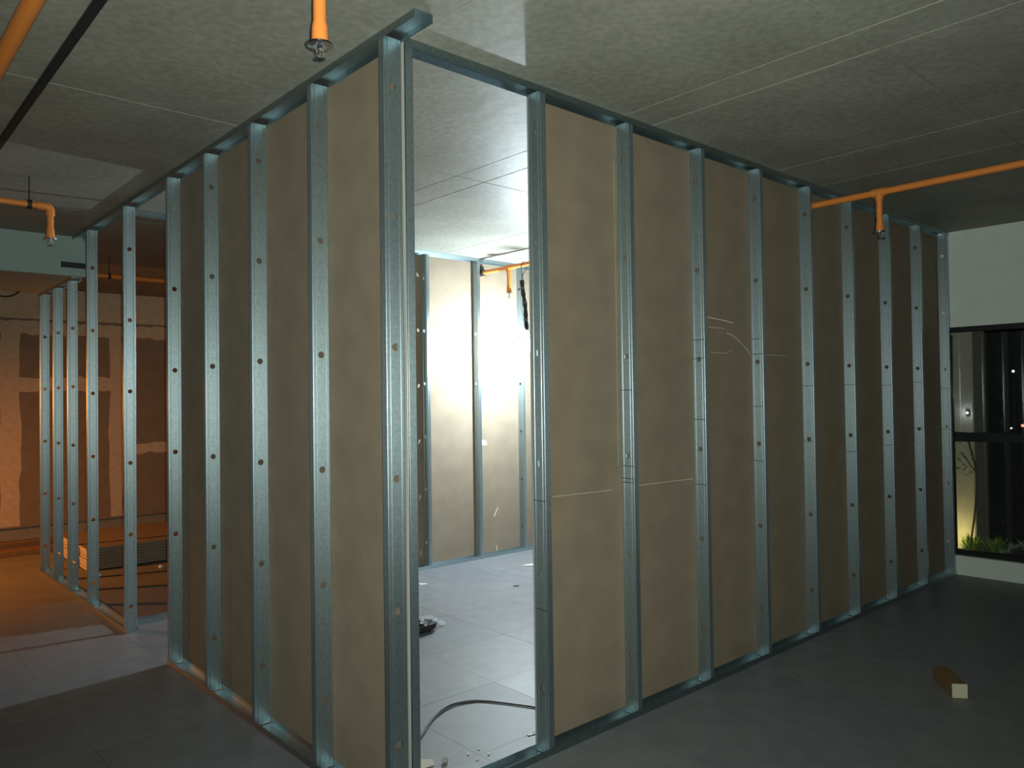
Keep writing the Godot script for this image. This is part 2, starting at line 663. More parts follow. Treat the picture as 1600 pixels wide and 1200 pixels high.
# ------------------------------------------------------------------ structure
func floors() -> void:
	var b := MB.new()
	b.box(Vector3(-6.7, -0.30, -8.2), Vector3(5.8, -0.016, 7.1))
	b.box(Vector3(-6.6, -0.02, -8.1), Vector3(5.64, 0.0, -4.491))
	b.box(Vector3(-6.6, -0.02, 2.831), Vector3(5.64, 0.0, 7.0))
	b.box(Vector3(-6.6, -0.02, -4.491), Vector3(-3.041, 0.0, 2.831))
	var f := put("floor", b.mesh(M.concrete_slab))
	tag(f, "dark floor of large square tiles running under the stud walls", "floor", "", "structure")
	var kinds := [M.floor_tile, M.floor_tile_worn, M.floor_tile_dusty]
	var meshes := {}
	for i in range(-5, 10):
		for k in range(-5, 7):
			var x0 := -0.015 + 0.605 * i
			var x1 := minf(x0 + 0.605, 5.64)
			var z1 := -0.22 - 0.61 * k
			var key := "%d_%d" % [i if i == 9 else 0, rng.randi() % 3]
			var size := Vector3(x1 - x0 - 0.0013, 0.014, 0.6087)
			if not meshes.has(key):
				meshes[key] = boxed(kinds[int(key.split("_")[1])], -size * 0.5, size * 0.5, 0.0003)
			put("floor_tile", meshes[key], f, Vector3((x0 + x1) * 0.5, -0.007 - 0.0006 * rng.randf(), z1 - 0.305))


func ceiling() -> void:
	var c := put("ceiling", boxed(M.concrete_slab, Vector3(-6.7, H + 0.02, -8.2), Vector3(5.8, H + 0.3, 7.1)))
	tag(c, "raw concrete ceiling with straight formwork joints above the stud walls", "ceiling", "", "structure")
	var xs := [-6.6, -4.80, -3.57, -2.34, -1.11, 0.12, 1.365, 1.585, 2.807, 3.345, 4.58, 5.7]
	var zs := [-8.1, -6.2, -3.76, -1.32, 1.12, 3.56, 7.0]
	for i in xs.size() - 1:
		for k in zs.size() - 1:
			var drop := 0.001 * rng.randf()
			put("ceiling_panel", boxed(M.concrete_ceiling, Vector3(xs[i] + 0.002, H + drop, zs[k] + 0.002), Vector3(xs[i + 1] - 0.002, H + 0.021, zs[k + 1] - 0.002), 0.0015), c)


func outer_walls() -> void:
	var w := put("wall_side", boxed(M.concrete_wall, Vector3(-6.8, -0.3, -8.2), Vector3(-6.6, H + 0.1, 7.1)))
	tag(w, "bare concrete wall closing the far side of the floor", "wall", "", "structure")
	w = put("wall_rear", boxed(M.concrete_wall, Vector3(-6.8, -0.3, 7.0), Vector3(5.8, H + 0.1, 7.2)))
	tag(w, "bare concrete wall behind the photographer", "wall", "", "structure")
	var b := MB.new()
	var x0 := 5.64
	var x1 := 5.82
	b.box(Vector3(x0, -0.3, -8.2), Vector3(x1, 0.16, 7.1))
	b.box(Vector3(x0, 2.09, -8.2), Vector3(x1, H + 0.1, 7.1))
	b.box(Vector3(x0, 0.16, -8.2), Vector3(x1, 2.09, -0.06))
	b.box(Vector3(x0, 0.16, 2.60), Vector3(x1, 2.09, 7.1))
	w = put("wall_right", b.mesh(M.white_paint))
	tag(w, "white painted wall with a low window at the end of the long stud wall", "wall", "", "structure")
	# drop casing across the left bay
	var bm := put("beam", boxed(M.grey_paint, Vector3(-6.6, 2.578, -5.90), Vector3(0.10, H + 0.0015, -4.64), 0.004))
	tag(bm, "grey ceiling casing above the low open studs at the back", "beam", "", "structure")
	put("steel_angle", boxed(M.dark_steel, Vector3(-0.08, 2.645, -4.652), Vector3(0.099, 2.69, -4.638), 0.001), bm)


func window() -> void:
	var t := thing("window_1", "dark framed low window in the white wall looking out on plants at night", "window", Vector3.ZERO, "", "structure")
	var x0 := 5.68
	var x1 := 5.74
	var b := MB.new()
	b.box(Vector3(x0, 2.048, -0.06), Vector3(x1, 2.089, 2.60), 0.003)
	b.box(Vector3(x0, 0.161, -0.06), Vector3(x1, 0.205, 2.60), 0.003)
	b.box(Vector3(x0, 0.205, -0.06), Vector3(x1, 2.03, -0.02), 0.003)
	b.box(Vector3(x0, 0.205, 2.56), Vector3(x1, 2.03, 2.60), 0.003)
	put("window_frame", b.mesh(M.window_metal), t)
	put("transom", boxed(M.window_metal, Vector3(x0, 1.12, -0.02), Vector3(x1, 1.20, 2.56), 0.003), t)
	put("pane", boxed(M.window_glass, Vector3(5.708, 1.20, -0.02), Vector3(5.714, 2.03, 2.56)), t)
	put("pane", boxed(M.window_glass, Vector3(5.708, 0.205, -0.02), Vector3(5.714, 1.12, 2.56)), t)


func front_wall() -> void:
	var w := thing("wall_front", "long steel stud wall with brown plasterboard behind and a doorway at its near end", "wall", Vector3.ZERO, "", "structure")
	var x0 := 0.0935
	put("track", track_mesh(5.635 - x0, false), w, Vector3(x0, H - 0.0003, -0.038))
	put("track", track_mesh(5.635 - x0, true), w, Vector3(x0, 0.0, -0.038))
	var xs := [0.797, 1.396, 2.003, 2.598, 3.205, 3.796, 4.412, 5.002, 5.585]
	var a := stud_mesh(2.878, 0.284)
	put("stud", a, w, Vector3(0.1300, 0, -0.038), PI)
	var mark := boxed(M.ink, Vector3(-0.0005, -0.0015, -0.036), Vector3(0.0, 0.0015, 0.036))
	var known := {1: [1.12, 1.14, 1.20, 1.57], 2: [1.84, 1.74, 1.41, 1.06], 3: [1.87, 1.78, 1.47, 1.15], 0: [0.62, 1.09]}
	for i in xs.size():
		var s := put("stud", a, w, Vector3(xs[i], 0, -0.038))
		var ys: Array = known.get(i, [1.55 + rng.randf() * 0.1, 1.1 + rng.randf() * 0.2])
		for y in ys:
			put("ink_mark", mark, s, Vector3(0, y, 0))
	var edges := [0.80, 2.003, 3.205, 4.412, 5.638]
	for i in edges.size() - 1:
		var size := Vector3(edges[i + 1] - edges[i] - 0.002, 2.872, 0.0125)
		var bd := put("board", board_mesh(size, 2), w, Vector3((edges[i] + edges[i + 1]) * 0.5, 0.012 + 1.436, -0.0770 - 0.00625))
		if i == 0:
			scratch([Vector2(0.915, 1.093), Vector2(1.12, 1.09), Vector2(1.327, 1.087)], 0.0022, bd)
			scratch([Vector2(1.50, 1.092), Vector2(1.75, 1.092), Vector2(1.986, 1.089)], 0.003, bd)
			scratch([Vector2(1.37, 2.70), Vector2(1.372, 2.0), Vector2(1.370, 1.2)], 0.0008, bd)
		if i == 1:
			scratch([Vector2(2.147, 1.975), Vector2(2.28, 1.968), Vector2(2.411, 1.957)], 0.006, bd)
			scratch([Vector2(2.145, 1.919), Vector2(2.317, 1.921)], 0.003, bd)
			var arc := []
			for p in [[2.34, 1.895], [2.385, 1.888], [2.434, 1.871], [2.485, 1.845], [2.535, 1.818], [2.565, 1.797], [2.59, 1.775]]:
				arc.append(Vector2(p[0], p[1]))
			scratch(arc, 0.0045, bd)
			scratch([Vector2(2.172, 1.781), Vector2(2.27, 1.777), Vector2(2.332, 1.779), Vector2(2.398, 1.799)], 0.0025, bd)
			scratch([Vector2(2.757, 1.783), Vector2(2.9, 1.780), Vector2(3.002, 1.782)], 0.003, bd)


func left_wall() -> void:
	var w := thing("wall_left", "shorter steel stud wall that turns from boarded to open bays past a doorway", "wall", Vector3.ZERO, "", "structure")
	var q := PI / 2          # local x runs along world -z
	put("track", track_mesh(4.83, false), w, Vector3(0.038, H - 0.0003, 0.20), q)
	put("track", track_mesh(2.395, true), w, Vector3(0.038, 0.0, 0.0), q)
	put("track", track_mesh(2.69, true), w, Vector3(0.038, 0.0, -3.205), q)
	put("track", track_mesh(1.235, false), w, Vector3(0.038, 2.5775, -4.66), q)
	var a := stud_mesh(2.878, 0.282)
	var b := stud_mesh(2.878, 0.171)
	var low := stud_mesh(2.562, 0.235)
	for z in [-0.002, -0.563, -1.168, -1.764, -2.351]:
		put("stud", a, w, Vector3(0.038, 0, z), q)
	for z in [-3.231, -4.177]:
		put("stud", b, w, Vector3(0.038, 0, z), q)
	for z in [-4.793, -5.311, -5.841]:
		put("stud", low, w, Vector3(0.038, 0, z), q)
	var edges := [0.0, -1.168, -2.40]
	for i in 2:
		var size := Vector3(0.0125, 2.872, edges[i] - edges[i + 1] - 0.002)
		put("board", board_mesh(size, 0), w, Vector3(0.0770 + 0.00625, 0.012 + 1.436, (edges[i] + edges[i + 1]) * 0.5))


func back_wall() -> void:
	var w := thing("wall_back", "back stud wall of the lit room with pale brown plasterboard on its outside", "wall", Vector3.ZERO, "", "structure")
	put("track", track_mesh(5.55, false), w, Vector3(0.082, H - 0.0003, Z_BACK))
	put("track", track_mesh(5.55, true), w, Vector3(0.082, 0.0, Z_BACK))
	var a := stud_mesh(2.878, 0.235)
	for x in [0.80, 1.40, 2.003, 2.610, 3.215, 3.795, 4.40, 5.0, 5.585]:
		put("stud", a, w, Vector3(x, 0, Z_BACK))
	var edges := [0.80, 2.003, 3.215, 4.40, 5.638]
	for i in 4:
		var size := Vector3(edges[i + 1] - edges[i] - 0.002, 2.872, 0.0125)
		var bd := put("board", board_mesh(size, 2), w, Vector3((edges[i] + edges[i + 1]) * 0.5, 0.012 + 1.436, Z_BACK - 0.0385 - 0.00675))
		if i == 2:
			var b := MB.new()
			for s in [[Vector2(3.453, 0.373), Vector2(3.505, 0.456)], [Vector2(3.481, 0.085), Vector2(3.489, 0.03)]]:
				var p := Vector3(s[0].x, s[0].y, Z_BACK - 0.0388)
				var r := Vector3(s[1].x, s[1].y, Z_BACK - 0.0388)
				var d := (r - p).normalized()
				b.turned_box(Transform3D(Basis(d, Vector3.BACK.cross(d), Vector3.BACK), (p + r) * 0.5 - bd.position), Vector3((r - p).length() * 0.5, 0.006, 0.0003))
			put("scuff_mark", b.mesh(M.scuff), bd)
	# a round paper sticker-like patch beside the second stud
	var pt := MB.new()
	for k in 20:
		var a0 := PI * k / 20.0
		var a1 := PI * (k + 1) / 20.0
		var o := Vector3(3.325, 1.085, Z_BACK - 0.0382)
		pt.tri(o, o + Vector3(cos(a0), sin(a0), 0) * 0.05, o + Vector3(cos(a1), sin(a1), 0) * 0.05, Vector3.BACK)
	put("paper_patch", pt.mesh(M.plaster_bit), w)


func far_wall() -> void:
	var w := put("wall_far", boxed(M.concrete_wall, Vector3(-6.7, -0.3, -8.3), Vector3(5.8, H + 0.1, -8.0)))
	tag(w, "far boarded wall with bands of pale joint compound behind the open studs", "wall", "", "structure")
	put("board", boxed(M.joint_compound, Vector3(-6.6, 2.535, -8.001), Vector3(5.6, 2.898, -7.966), 0.002), w)
	var xs := [-6.6, -4.3, -3.2, -2.1, -1.0, 0.10, 1.212, 2.32, 3.43, 4.54, 5.64]
	for i in xs.size() - 1:
		var cut := 1.775 if i != 6 else 0.98
		for part in [[0.14, cut], [cut, 2.53]]:
			put("board", board_mesh(Vector3(xs[i + 1] - xs[i] - 0.003, part[1] - part[0] - 0.003, 0.0125), 2), w, Vector3((xs[i] + xs[i + 1]) * 0.5, (part[0] + part[1]) * 0.5, -7.9785))
		band(w, Vector2(xs[i] - 0.02, cut), Vector2(xs[i + 1] + 0.02, cut), 0.165 if i != 6 else 0.12)
		band(w, Vector2(xs[i + 1], 0.16), Vector2(xs[i + 1], 2.50), 0.15 if i != 4 else 0.20)
		band(w, Vector2(xs[i] - 0.02, 2.43), Vector2(xs[i + 1] + 0.02, 2.43), 0.15)


func band(w: Node3D, p: Vector2, q: Vector2, width: float) -> void:
	# a trowelled band of joint compound with a wavering edge
	var b := MB.new()
	var z := -7.9716
	var z1 := -7.9700 + 0.0008 * rng.randf()
	var d := (q - p).normalized()
	var s := Vector2(-d.y, d.x)
	var steps := 14
	var left := []
	var right := []
	for i in steps + 1:
		var c := p.lerp(q, float(i) / steps)
		left.append(c + s * (width * 0.5 + rng.randf_range(-0.015, 0.015)))
		right.append(c - s * (width * 0.5 + rng.randf_range(-0.015, 0.015)))
	for i in steps:
		b.quad(v3(left[i], z1), v3(left[i + 1], z1), v3(right[i + 1], z1), v3(right[i], z1), Vector3.BACK)
		b.quad(v3(left[i], z1), v3(left[i + 1], z1), v3(left[i + 1], z), v3(left[i], z), Vector3(s.x, s.y, 0))
		b.quad(v3(right[i], z1), v3(right[i + 1], z1), v3(right[i + 1], z), v3(right[i], z), Vector3(-s.x, -s.y, 0))
	put("compound_band", b.mesh(M.joint_compound), w)


func v3(p: Vector2, z: float) -> Vector3:
	return Vector3(p.x, p.y, z)


# ------------------------------------------------------------------ pipes
func head(t: Node3D, at: Vector3) -> void:
	# a sprinkler head on the end of a drop; "at" is the lower end of the orange pipe
	var b := MB.new()
	b.lathe(at, [Vector2(0.0, -0.004), Vector2(0.020, -0.004), Vector2(0.036, -0.001), Vector2(0.037, 0.003), Vector2(0.030, 0.008), Vector2(0.0, 0.010)], 28)
	var h := put("sprinkler_head", b.mesh(M.chrome), t)
	b = MB.new()
	b.lathe(at, [Vector2(0.0, -0.020), Vector2(0.007, -0.018), Vector2(0.008, -0.004)], 12)
	for s in [-1.0, 1.0]:
		b.tube(curved([at + Vector3(0.006 * s, -0.012, 0), at + Vector3(0.011 * s, -0.022, 0), at + Vector3(0.003 * s, -0.036, 0)], 4), [0.0018], 6)
	b.tube(PackedVector3Array([at + Vector3(0, -0.018, 0), at + Vector3(0, -0.038, 0)]), [0.0022], 8)
	put("frame", b.mesh(M.chrome), h)
	b = MB.new()
	for k in 10:
		var a := TAU * k / 10.0
		var d := Vector3(cos(a), 0, sin(a))
		b.turned_box(Transform3D(Basis(d, Vector3.UP, d.cross(Vector3.UP)), at + d * 0.009 + Vector3(0, -0.0385, 0)), Vector3(0.0065, 0.0007, 0.0018))
	b.lathe(at, [Vector2(0.0, -0.0393), Vector2(0.007, -0.0393), Vector2(0.007, -0.0377), Vector2(0.0, -0.0377)], 16)
	put("deflector", b.mesh(M.dark_steel), h)


func drop(t: Node3D, top: Vector3, end_y: float, tee: bool) -> void:
	# tee on the run, the falling pipe with its sockets, and the head
	var b := MB.new()
	if tee:
		b.tube(PackedVector3Array([top + Vector3(0, 0, -0.04), top + Vector3(0, 0, 0.04)]), [0.0265], 16)
	b.tube(PackedVector3Array([top + Vector3(0, 0.0, 0), top + Vector3(0, -0.05, 0)]), [0.0245], 16)
	put("tee" if tee else "elbow", b.mesh(M.orange_pipe), t)
	b = MB.new()
	var end := Vector3(top.x, end_y, top.z)
	b.tube(PackedVector3Array([top + Vector3(0, -0.045, 0), end + Vector3(0, 0.062, 0)]), [0.0185], 16)
	b.tube(PackedVector3Array([end + Vector3(0, 0.065, 0), end + Vector3(0, 0.050, 0), end + Vector3(0, 0.0, 0)]), [0.0195, 0.0225, 0.0240], 16)
	put("drop_pipe", b.mesh(M.orange_pipe), t)
	head(t, end)


func hanger(t: Node3D, at: Vector3, along_z: bool) -> void:
	var b := MB.new()
	b.tube(PackedVector3Array([at + Vector3(0, 0.02, 0), Vector3(at.x, H + 0.001, at.z)]), [0.004], 8)
	var d := Vector3(0, 0, 0.011) if along_z else Vector3(0.011, 0, 0)
	b.tube(PackedVector3Array([at - d, at + d]), [0.0275 if not along_z else 0.031], 16)
	put("hanger", b.mesh(M.dark_steel), t)


func pipes() -> void:
	var y := 2.764
	# the run that crosses the lit room and comes out through the long wall
	var t := thing("sprinkler_pipe", "orange sprinkler pipe passing from the lit room out through the long stud wall", "pipe")
	put("pipe", tubed(M.orange_pipe, [Vector3(3.285, y, 6.99), Vector3(3.285, y, -3.50)], 0.0205, 16), t)
	drop(t, Vector3(3.285, y, 0.402), 2.52, true)
	drop(t, Vector3(3.285, y, -3.0), 2.52, true)
	var b := MB.new()
	b.tube(PackedVector3Array([Vector3(3.285, y, -3.36), Vector3(3.285, y, -3.455)]), [0.031], 16)
	put("sleeve", b.mesh(M.black_rubber), t)
	put("sleeve_plate", boxed(M.black_rubber, Vector3(3.285, y + 0.005, -3.452), Vector3(3.345, y + 0.075, -3.432), 0.004), t)
	for z in [2.4, -1.6]:
		hanger(t, Vector3(3.285, y, z), true)
	y = 2.735
	# the run near the photographer with its two side arms
	t = thing("sprinkler_pipe", "thick orange sprinkler pipe under the ceiling beside the dark steel channel, with two side drops", "pipe")
	put("pipe", tubed(M.orange_pipe, [Vector3(-1.062, y + 0.02, 6.99), Vector3(-1.062, y + 0.02, -4.66)], 0.028, 18), t)
	for z in [0.433, -2.94]:
		var arm := Vector3(-0.49, y, z)
		b = MB.new()
		b.tube(PackedVector3Array([Vector3(-1.05, y, z), Vector3(-0.53, y, z)]), [0.0185], 16)
		put("arm_pipe", b.mesh(M.orange_pipe), t)
		b = MB.new()
		b.tube(curved([Vector3(-0.56, y, z), Vector3(-0.52, y, z), Vector3(-0.497, y - 0.006, z), Vector3(-0.49, y - 0.03, z), Vector3(-0.49, y - 0.055, z)], 5), [0.0245], 16)
		put("elbow", b.mesh(M.orange_pipe), t)
		b = MB.new()
		var end := Vector3(arm.x, 2.540, z)
		b.tube(PackedVector3Array([arm + Vector3(0, -0.05, 0), end + Vector3(0, 0.062, 0)]), [0.0185], 16)
		b.tube(PackedVector3Array([end + Vector3(0, 0.065, 0), end + Vector3(0, 0.050, 0), end]), [0.0195, 0.0225, 0.0240], 16)
		put("drop_pipe", b.mesh(M.orange_pipe), t)
		head(t, end)
		hanger(t, Vector3(-0.60, y, z), false)
	for z in [-1.9, 2.0]:
		hanger(t, Vector3(-1.062, y + 0.02, z), true)
	# far run, seen between the open studs
	t = thing("sprinkler_pipe", "distant orange pipe crossing below the ceiling behind the open studs", "pipe")
	put("pipe", tubed(M.orange_pipe, [Vector3(0.34, y, -5.50), Vector3(5.63, y, -5.62)], 0.0205, 12), t)
	hanger(t, Vector3(2.0, y - 0.0, -5.538), false)
	hanger(t, Vector3(0.5, y, -5.504), false)
	# dark steel channel screwed flat to the ceiling
	t = thing("steel_channel", "dark steel channel fixed flat under the ceiling next to the thick orange pipe", "channel")
	put("channel", boxed(M.dark_steel, Vector3(-0.856, 2.882, -4.635), Vector3(-0.824, 2.9012, 6.98), 0.002), t)


func loose_cables() -> void:
	var t := thing("cable", "thin dark cables looped over the orange pipe above the work lamp", "cable")
	var b := MB.new()
	b.tube(curved([Vector3(3.265, 2.729, -2.680), Vector3(3.280, 2.789, -2.680), Vector3(3.305, 2.769, -2.680), Vector3(3.310, 2.669, -2.690), Vector3(3.340, 2.529, -2.700), Vector3(3.350, 2.429, -2.710), Vector3(3.365, 2.329, -2.705), Vector3(3.330, 2.249, -2.700), Vector3(3.345, 2.189, -2.700), Vector3(3.373, 2.219, -2.705), Vector3(3.365, 2.299, -2.700), Vector3(3.390, 2.129, -2.700), Vector3(3.375, 2.049, -2.700)]), [0.0038], 8)
	put("strand", b.mesh(M.black_rubber), t)
	b = MB.new()
	b.tube(curved([Vector3(3.265, 2.739, -2.630), Vector3(3.283, 2.789, -2.630), Vector3(3.308, 2.759, -2.630), Vector3(3.290, 2.629, -2.650), Vector3(3.310, 2.529, -2.660), Vector3(3.340, 2.429, -2.680), Vector3(3.365, 2.469, -2.700), Vector3(3.345, 2.629, -2.680), Vector3(3.325, 2.729, -2.660), Vector3(3.300, 2.786, -2.650), Vector3(3.270, 2.769, -2.650)]), [0.003], 8)
	put("strand", b.mesh(M.black_rubber), t)
	# cable lying in the doorway
	t = thing("cable", "black cable curving across the floor just inside the doorway", "cable")
	b = MB.new()
	var path := [Vector3(0.2, 0.005, -0.452), Vector3(0.36, 0.005, -0.455), Vector3(0.49, 0.005, -0.528), Vector3(0.655, 0.005, -0.655), Vector3(0.806, 0.005, -0.729), Vector3(0.92, 0.005, -0.71), Vector3(0.987, 0.005, -0.648), Vector3(1.07, 0.005, -0.50), Vector3(1.117, 0.005, -0.397), Vector3(1.16, 0.005, -0.28), Vector3(1.30, 0.005, -0.2)]
	b.tube(curved(path), [0.0042], 10)
	put("strand", b.mesh(M.black_rubber), t)
	b = MB.new()
	var second := []
	for i in path.size():
		var p: Vector3 = path[i]
		second.append(p + Vector3(0.006, 0.0, 0.004 if i < 4 else 0.016))
	b.tube(curved(second), [0.0036], 10)
	put("strand", b.mesh(M.black_rubber), t)
	# cable sagging from the far edge of the casing
	t = thing("cable", "dark cable sagging in a loop from the far edge of the grey casing", "cable")
	b = MB.new()
	b.tube(curved([Vector3(-0.46, 2.58, -5.86), Vector3(-0.40, 2.555, -5.86), Vector3(-0.32, 2.527, -5.86), Vector3(-0.26, 2.523, -5.86), Vector3(-0.20, 2.545, -5.86), Vector3(-0.16, 2.58, -5.86)]), [0.008], 8)
	put("strand", b.mesh(M.black_rubber), t)


# ------------------------------------------------------------------ loose objects
func board_stack() -> void:
	var rank := ["lowest plasterboard sheet of the flat stack, lying on the floor", "second plasterboard sheet up from the floor in the flat stack", "third plasterboard sheet up from the floor in the flat stack", "fourth plasterboard sheet up from the floor in the flat stack", "fifth plasterboard sheet up, just above the middle of the flat stack", "third plasterboard sheet down from the top of the flat stack", "plasterboard sheet right under the topmost one of the flat stack", "topmost plasterboard sheet of the flat stack, orange lamplight on its face"]
	for i in 8:
		var o := put("plasterboard", board_mesh(Vector3(2.4, 0.0215, 1.2), 1, 2, M.gypsum), self, Vector3(0.31 + 1.2 + rng.randf_range(-0.006, 0.006), 0.0225 + 0.0255 * i, -5.52 - 0.6 + rng.randf_range(-0.006, 0.006)))
		tag(o, rank[i], "plasterboard", "plasterboard sheets in the stack beyond the open studs")
	var marks := ["pale timber plank lying on the floor against the far wall behind the open studs", "second timber plank lying close behind the pale plank on the floor of the far bay"]
	var b := MB.new()
	b.turned_box(Transform3D(Basis(Vector3.UP, -0.02), Vector3.ZERO), Vector3(0.42, 0.028, 0.09), 0.004)
	var o := put("plank", b.mesh(M.timber), self, Vector3(0.20, 0.029, -6.96))
	tag(o, marks[0], "plank", "planks on the floor of the far bay")
	b = MB.new()
	b.turned_box(Transform3D(Basis(Vector3.UP, 0.05), Vector3.ZERO), Vector3(0.5, 0.05, 0.05), 0.004)
	o = put("plank", b.mesh(M.timber), self, Vector3(0.22, 0.051, -7.20))
	tag(o, marks[1], "plank", "planks on the floor of the far bay")


func odds_and_ends() -> void:
	# timber offcut on the dark floor to the right
	var t := thing("timber_offcut", "short brown timber offcut with a pale sawn end on the dark floor", "offcut", Vector3(2.832, 0, 0.892))
	var d := Vector3(0.78, 0, -0.62).normalized()
	t.basis = Basis(Vector3.UP.cross(-d), Vector3.UP, -d)
	put("body", boxed(M.timber, Vector3(-0.037, 0.001, -0.13), Vector3(0.037, 0.074, 0.13), 0.002), t)
	put("sawn_end", boxed(M.end_grain, Vector3(-0.036, 0.002, 0.1285), Vector3(0.036, 0.073, 0.1312), 0.001), t)
	# black bag with clear film on the floor of the lit room
	t = thing("plastic_bag", "crumpled black bundle with shiny clear film on the floor of the lit room", "bag", Vector3(1.49, 0, -1.87))
	var n := FastNoiseLite.new()
	n.seed = 9
	n.frequency = 0.9
	var b := MB.new()
	b.ball(Vector3(-0.055, 0.036, 0.015), Vector3(0.115, 0.038, 0.07), 14, 22, n, 0.5)
	put("bundle", b.mesh(M.black_plastic), t)
	b = MB.new()
	n = FastNoiseLite.new()
	n.seed = 12
	n.frequency = 9.0
	var g := 14
	for i in g:
		for k in g:
			var q := []
			for w in [[0, 0], [1, 0], [1, 1], [0, 1]]:
				var u: float = (i + w[0]) / float(g) - 0.5
				var s: float = (k + w[1]) / float(g) - 0.5
				q.append(Vector3(0.085 + u * 0.15, 0.030 + 0.06 * n.get_noise_2d(u * 2.0, s * 2.0) + 0.02 - 0.09 * maxf(u, 0.0), -0.045 + s * 0.12 + 0.03 * n.get_noise_2d(s * 2.0 + 5.0, u * 2.0)).max(Vector3(-9, 0.002, -9)))
			b.quad(q[0], q[1], q[2], q[3], Vector3.UP)
	put("film", b.mesh(M.clear_film), t)
	# scraps
	scrap("paper_scrap", "narrow paper scrap on the floor at the foot of the back wall", "paper", [Vector2(2.19, -2.93), Vector2(2.25, -2.90), Vector2(2.26, -2.95), Vector2(2.20, -2.985)], 0.004, M.paper_scrap)
	scrap("paper_scrap", "pale torn paper strip on the lit floor below the hanging lamp", "paper", [Vector2(3.27, -2.86), Vector2(3.33, -2.80), Vector2(3.44, -2.79), Vector2(3.42, -2.85), Vector2(3.34, -2.88)], 0.006, M.paper_scrap)
	scrap("metal_offcut", "small dark metal offcut lying alone on the lit floor inside the room", "offcut", [Vector2(2.70, -2.34), Vector2(2.75, -2.32), Vector2(2.755, -2.335), Vector2(2.705, -2.355)], 0.008, M.dark_steel)
	scrap("cardboard_scrap", "ragged cardboard scrap on the doorway floor against the corner stud", "cardboard", [Vector2(0.20, -0.36), Vector2(0.30, -0.385), Vector2(0.372, -0.365), Vector2(0.405, -0.31), Vector2(0.39, -0.275), Vector2(0.33, -0.27), Vector2(0.22, -0.29)], 0.010, M.paper_scrap)
	scrap("plastic_scrap", "tiny dark plastic scrap by the foot of the doorway stud", "scrap", [Vector2(0.868, -0.205), Vector2(0.91, -0.20), Vector2(0.905, -0.215), Vector2(0.87, -0.222)], 0.004, M.black_plastic)
	b = MB.new()
	n = FastNoiseLite.new()
	n.seed = 3
	b.ball(Vector3(0, 0.010, 0), Vector3(0.014, 0.012, 0.012), 8, 12, n, 0.4)
	tag(put("pebble", b.mesh(M.stone), self, Vector3(0.44, 0, -0.265)), "grey rounded pebble on the doorway floor beside the cardboard scrap", "pebble")
	var spots := [[Vector2(0.557, -0.255), "white plaster crumb in the doorway, the one nearest the grey pebble"], [Vector2(0.622, -0.262), "white plaster crumb in the doorway, the one lying deepest in the room"], [Vector2(0.555, -0.191), "white plaster crumb in the doorway, the one closest to the floor track"], [Vector2(0.621, -0.194), "white plaster crumb in the doorway, the one nearest the boarded wall"]]
	for p in spots:
		b = MB.new()
		b.ball(Vector3(0, 0.0035, 0), Vector3(0.0065, 0.004, 0.0055), 6, 9, n, 0.5)
		tag(put("plaster_crumb", b.mesh(M.plaster_bit), self, Vector3(p[0].x, 0, p[0].y)), p[1], "plaster", "plaster crumbs in the doorway")
	for p in [[Vector2(0.34, -5.24), "bright plaster lump on the floor behind the second open stud"], [Vector2(0.856, -5.21), "bright plaster lump on the floor in front of the plasterboard stack"]]:
		b = MB.new()
		b.ball(Vector3(0, 0.014, 0), Vector3(0.022, 0.016, 0.018), 7, 10, n, 0.5)
		tag(put("plaster_lump", b.mesh(M.plaster_bit), self, Vector3(p[0].x, 0, p[0].y)), p[1], "plaster")


func scrap(called: String, label: String, category: String, outline: Array, thick: float, m: Material) -> void:
	var c := Vector2.ZERO
	for p: Vector2 in outline:
		c += p / outline.size()
	var b := MB.new()
	for i in outline.size():
		var p: Vector2 = outline[i] - c
		var q: Vector2 = outline[(i + 1) % outline.size()] - c
		var curl := 0.35 if i % 2 == 0 else 1.0
		var curl2 := 0.35 if (i + 1) % 2 == 0 and i + 1 < outline.size() else 1.0
		b.tri(Vector3(0, 0.002, 0), Vector3(p.x, thick * curl, p.y), Vector3(q.x, thick * curl2, q.y), Vector3.UP)
		b.tri(Vector3(0, 0.0, 0), Vector3(p.x, thick * curl - 0.0015, p.y), Vector3(q.x, thick * curl2 - 0.0015, q.y), Vector3.DOWN)
		b.quad(Vector3(p.x, thick * curl - 0.0015, p.y), Vector3(q.x, thick * curl2 - 0.0015, q.y), Vector3(q.x, thick * curl2, q.y), Vector3(p.x, thick * curl, p.y), Vector3(p.x + q.x, 0, p.y + q.y))
	tag(put(called, b.mesh(m), self, Vector3(c.x, 0.0, c.y)), label, category)


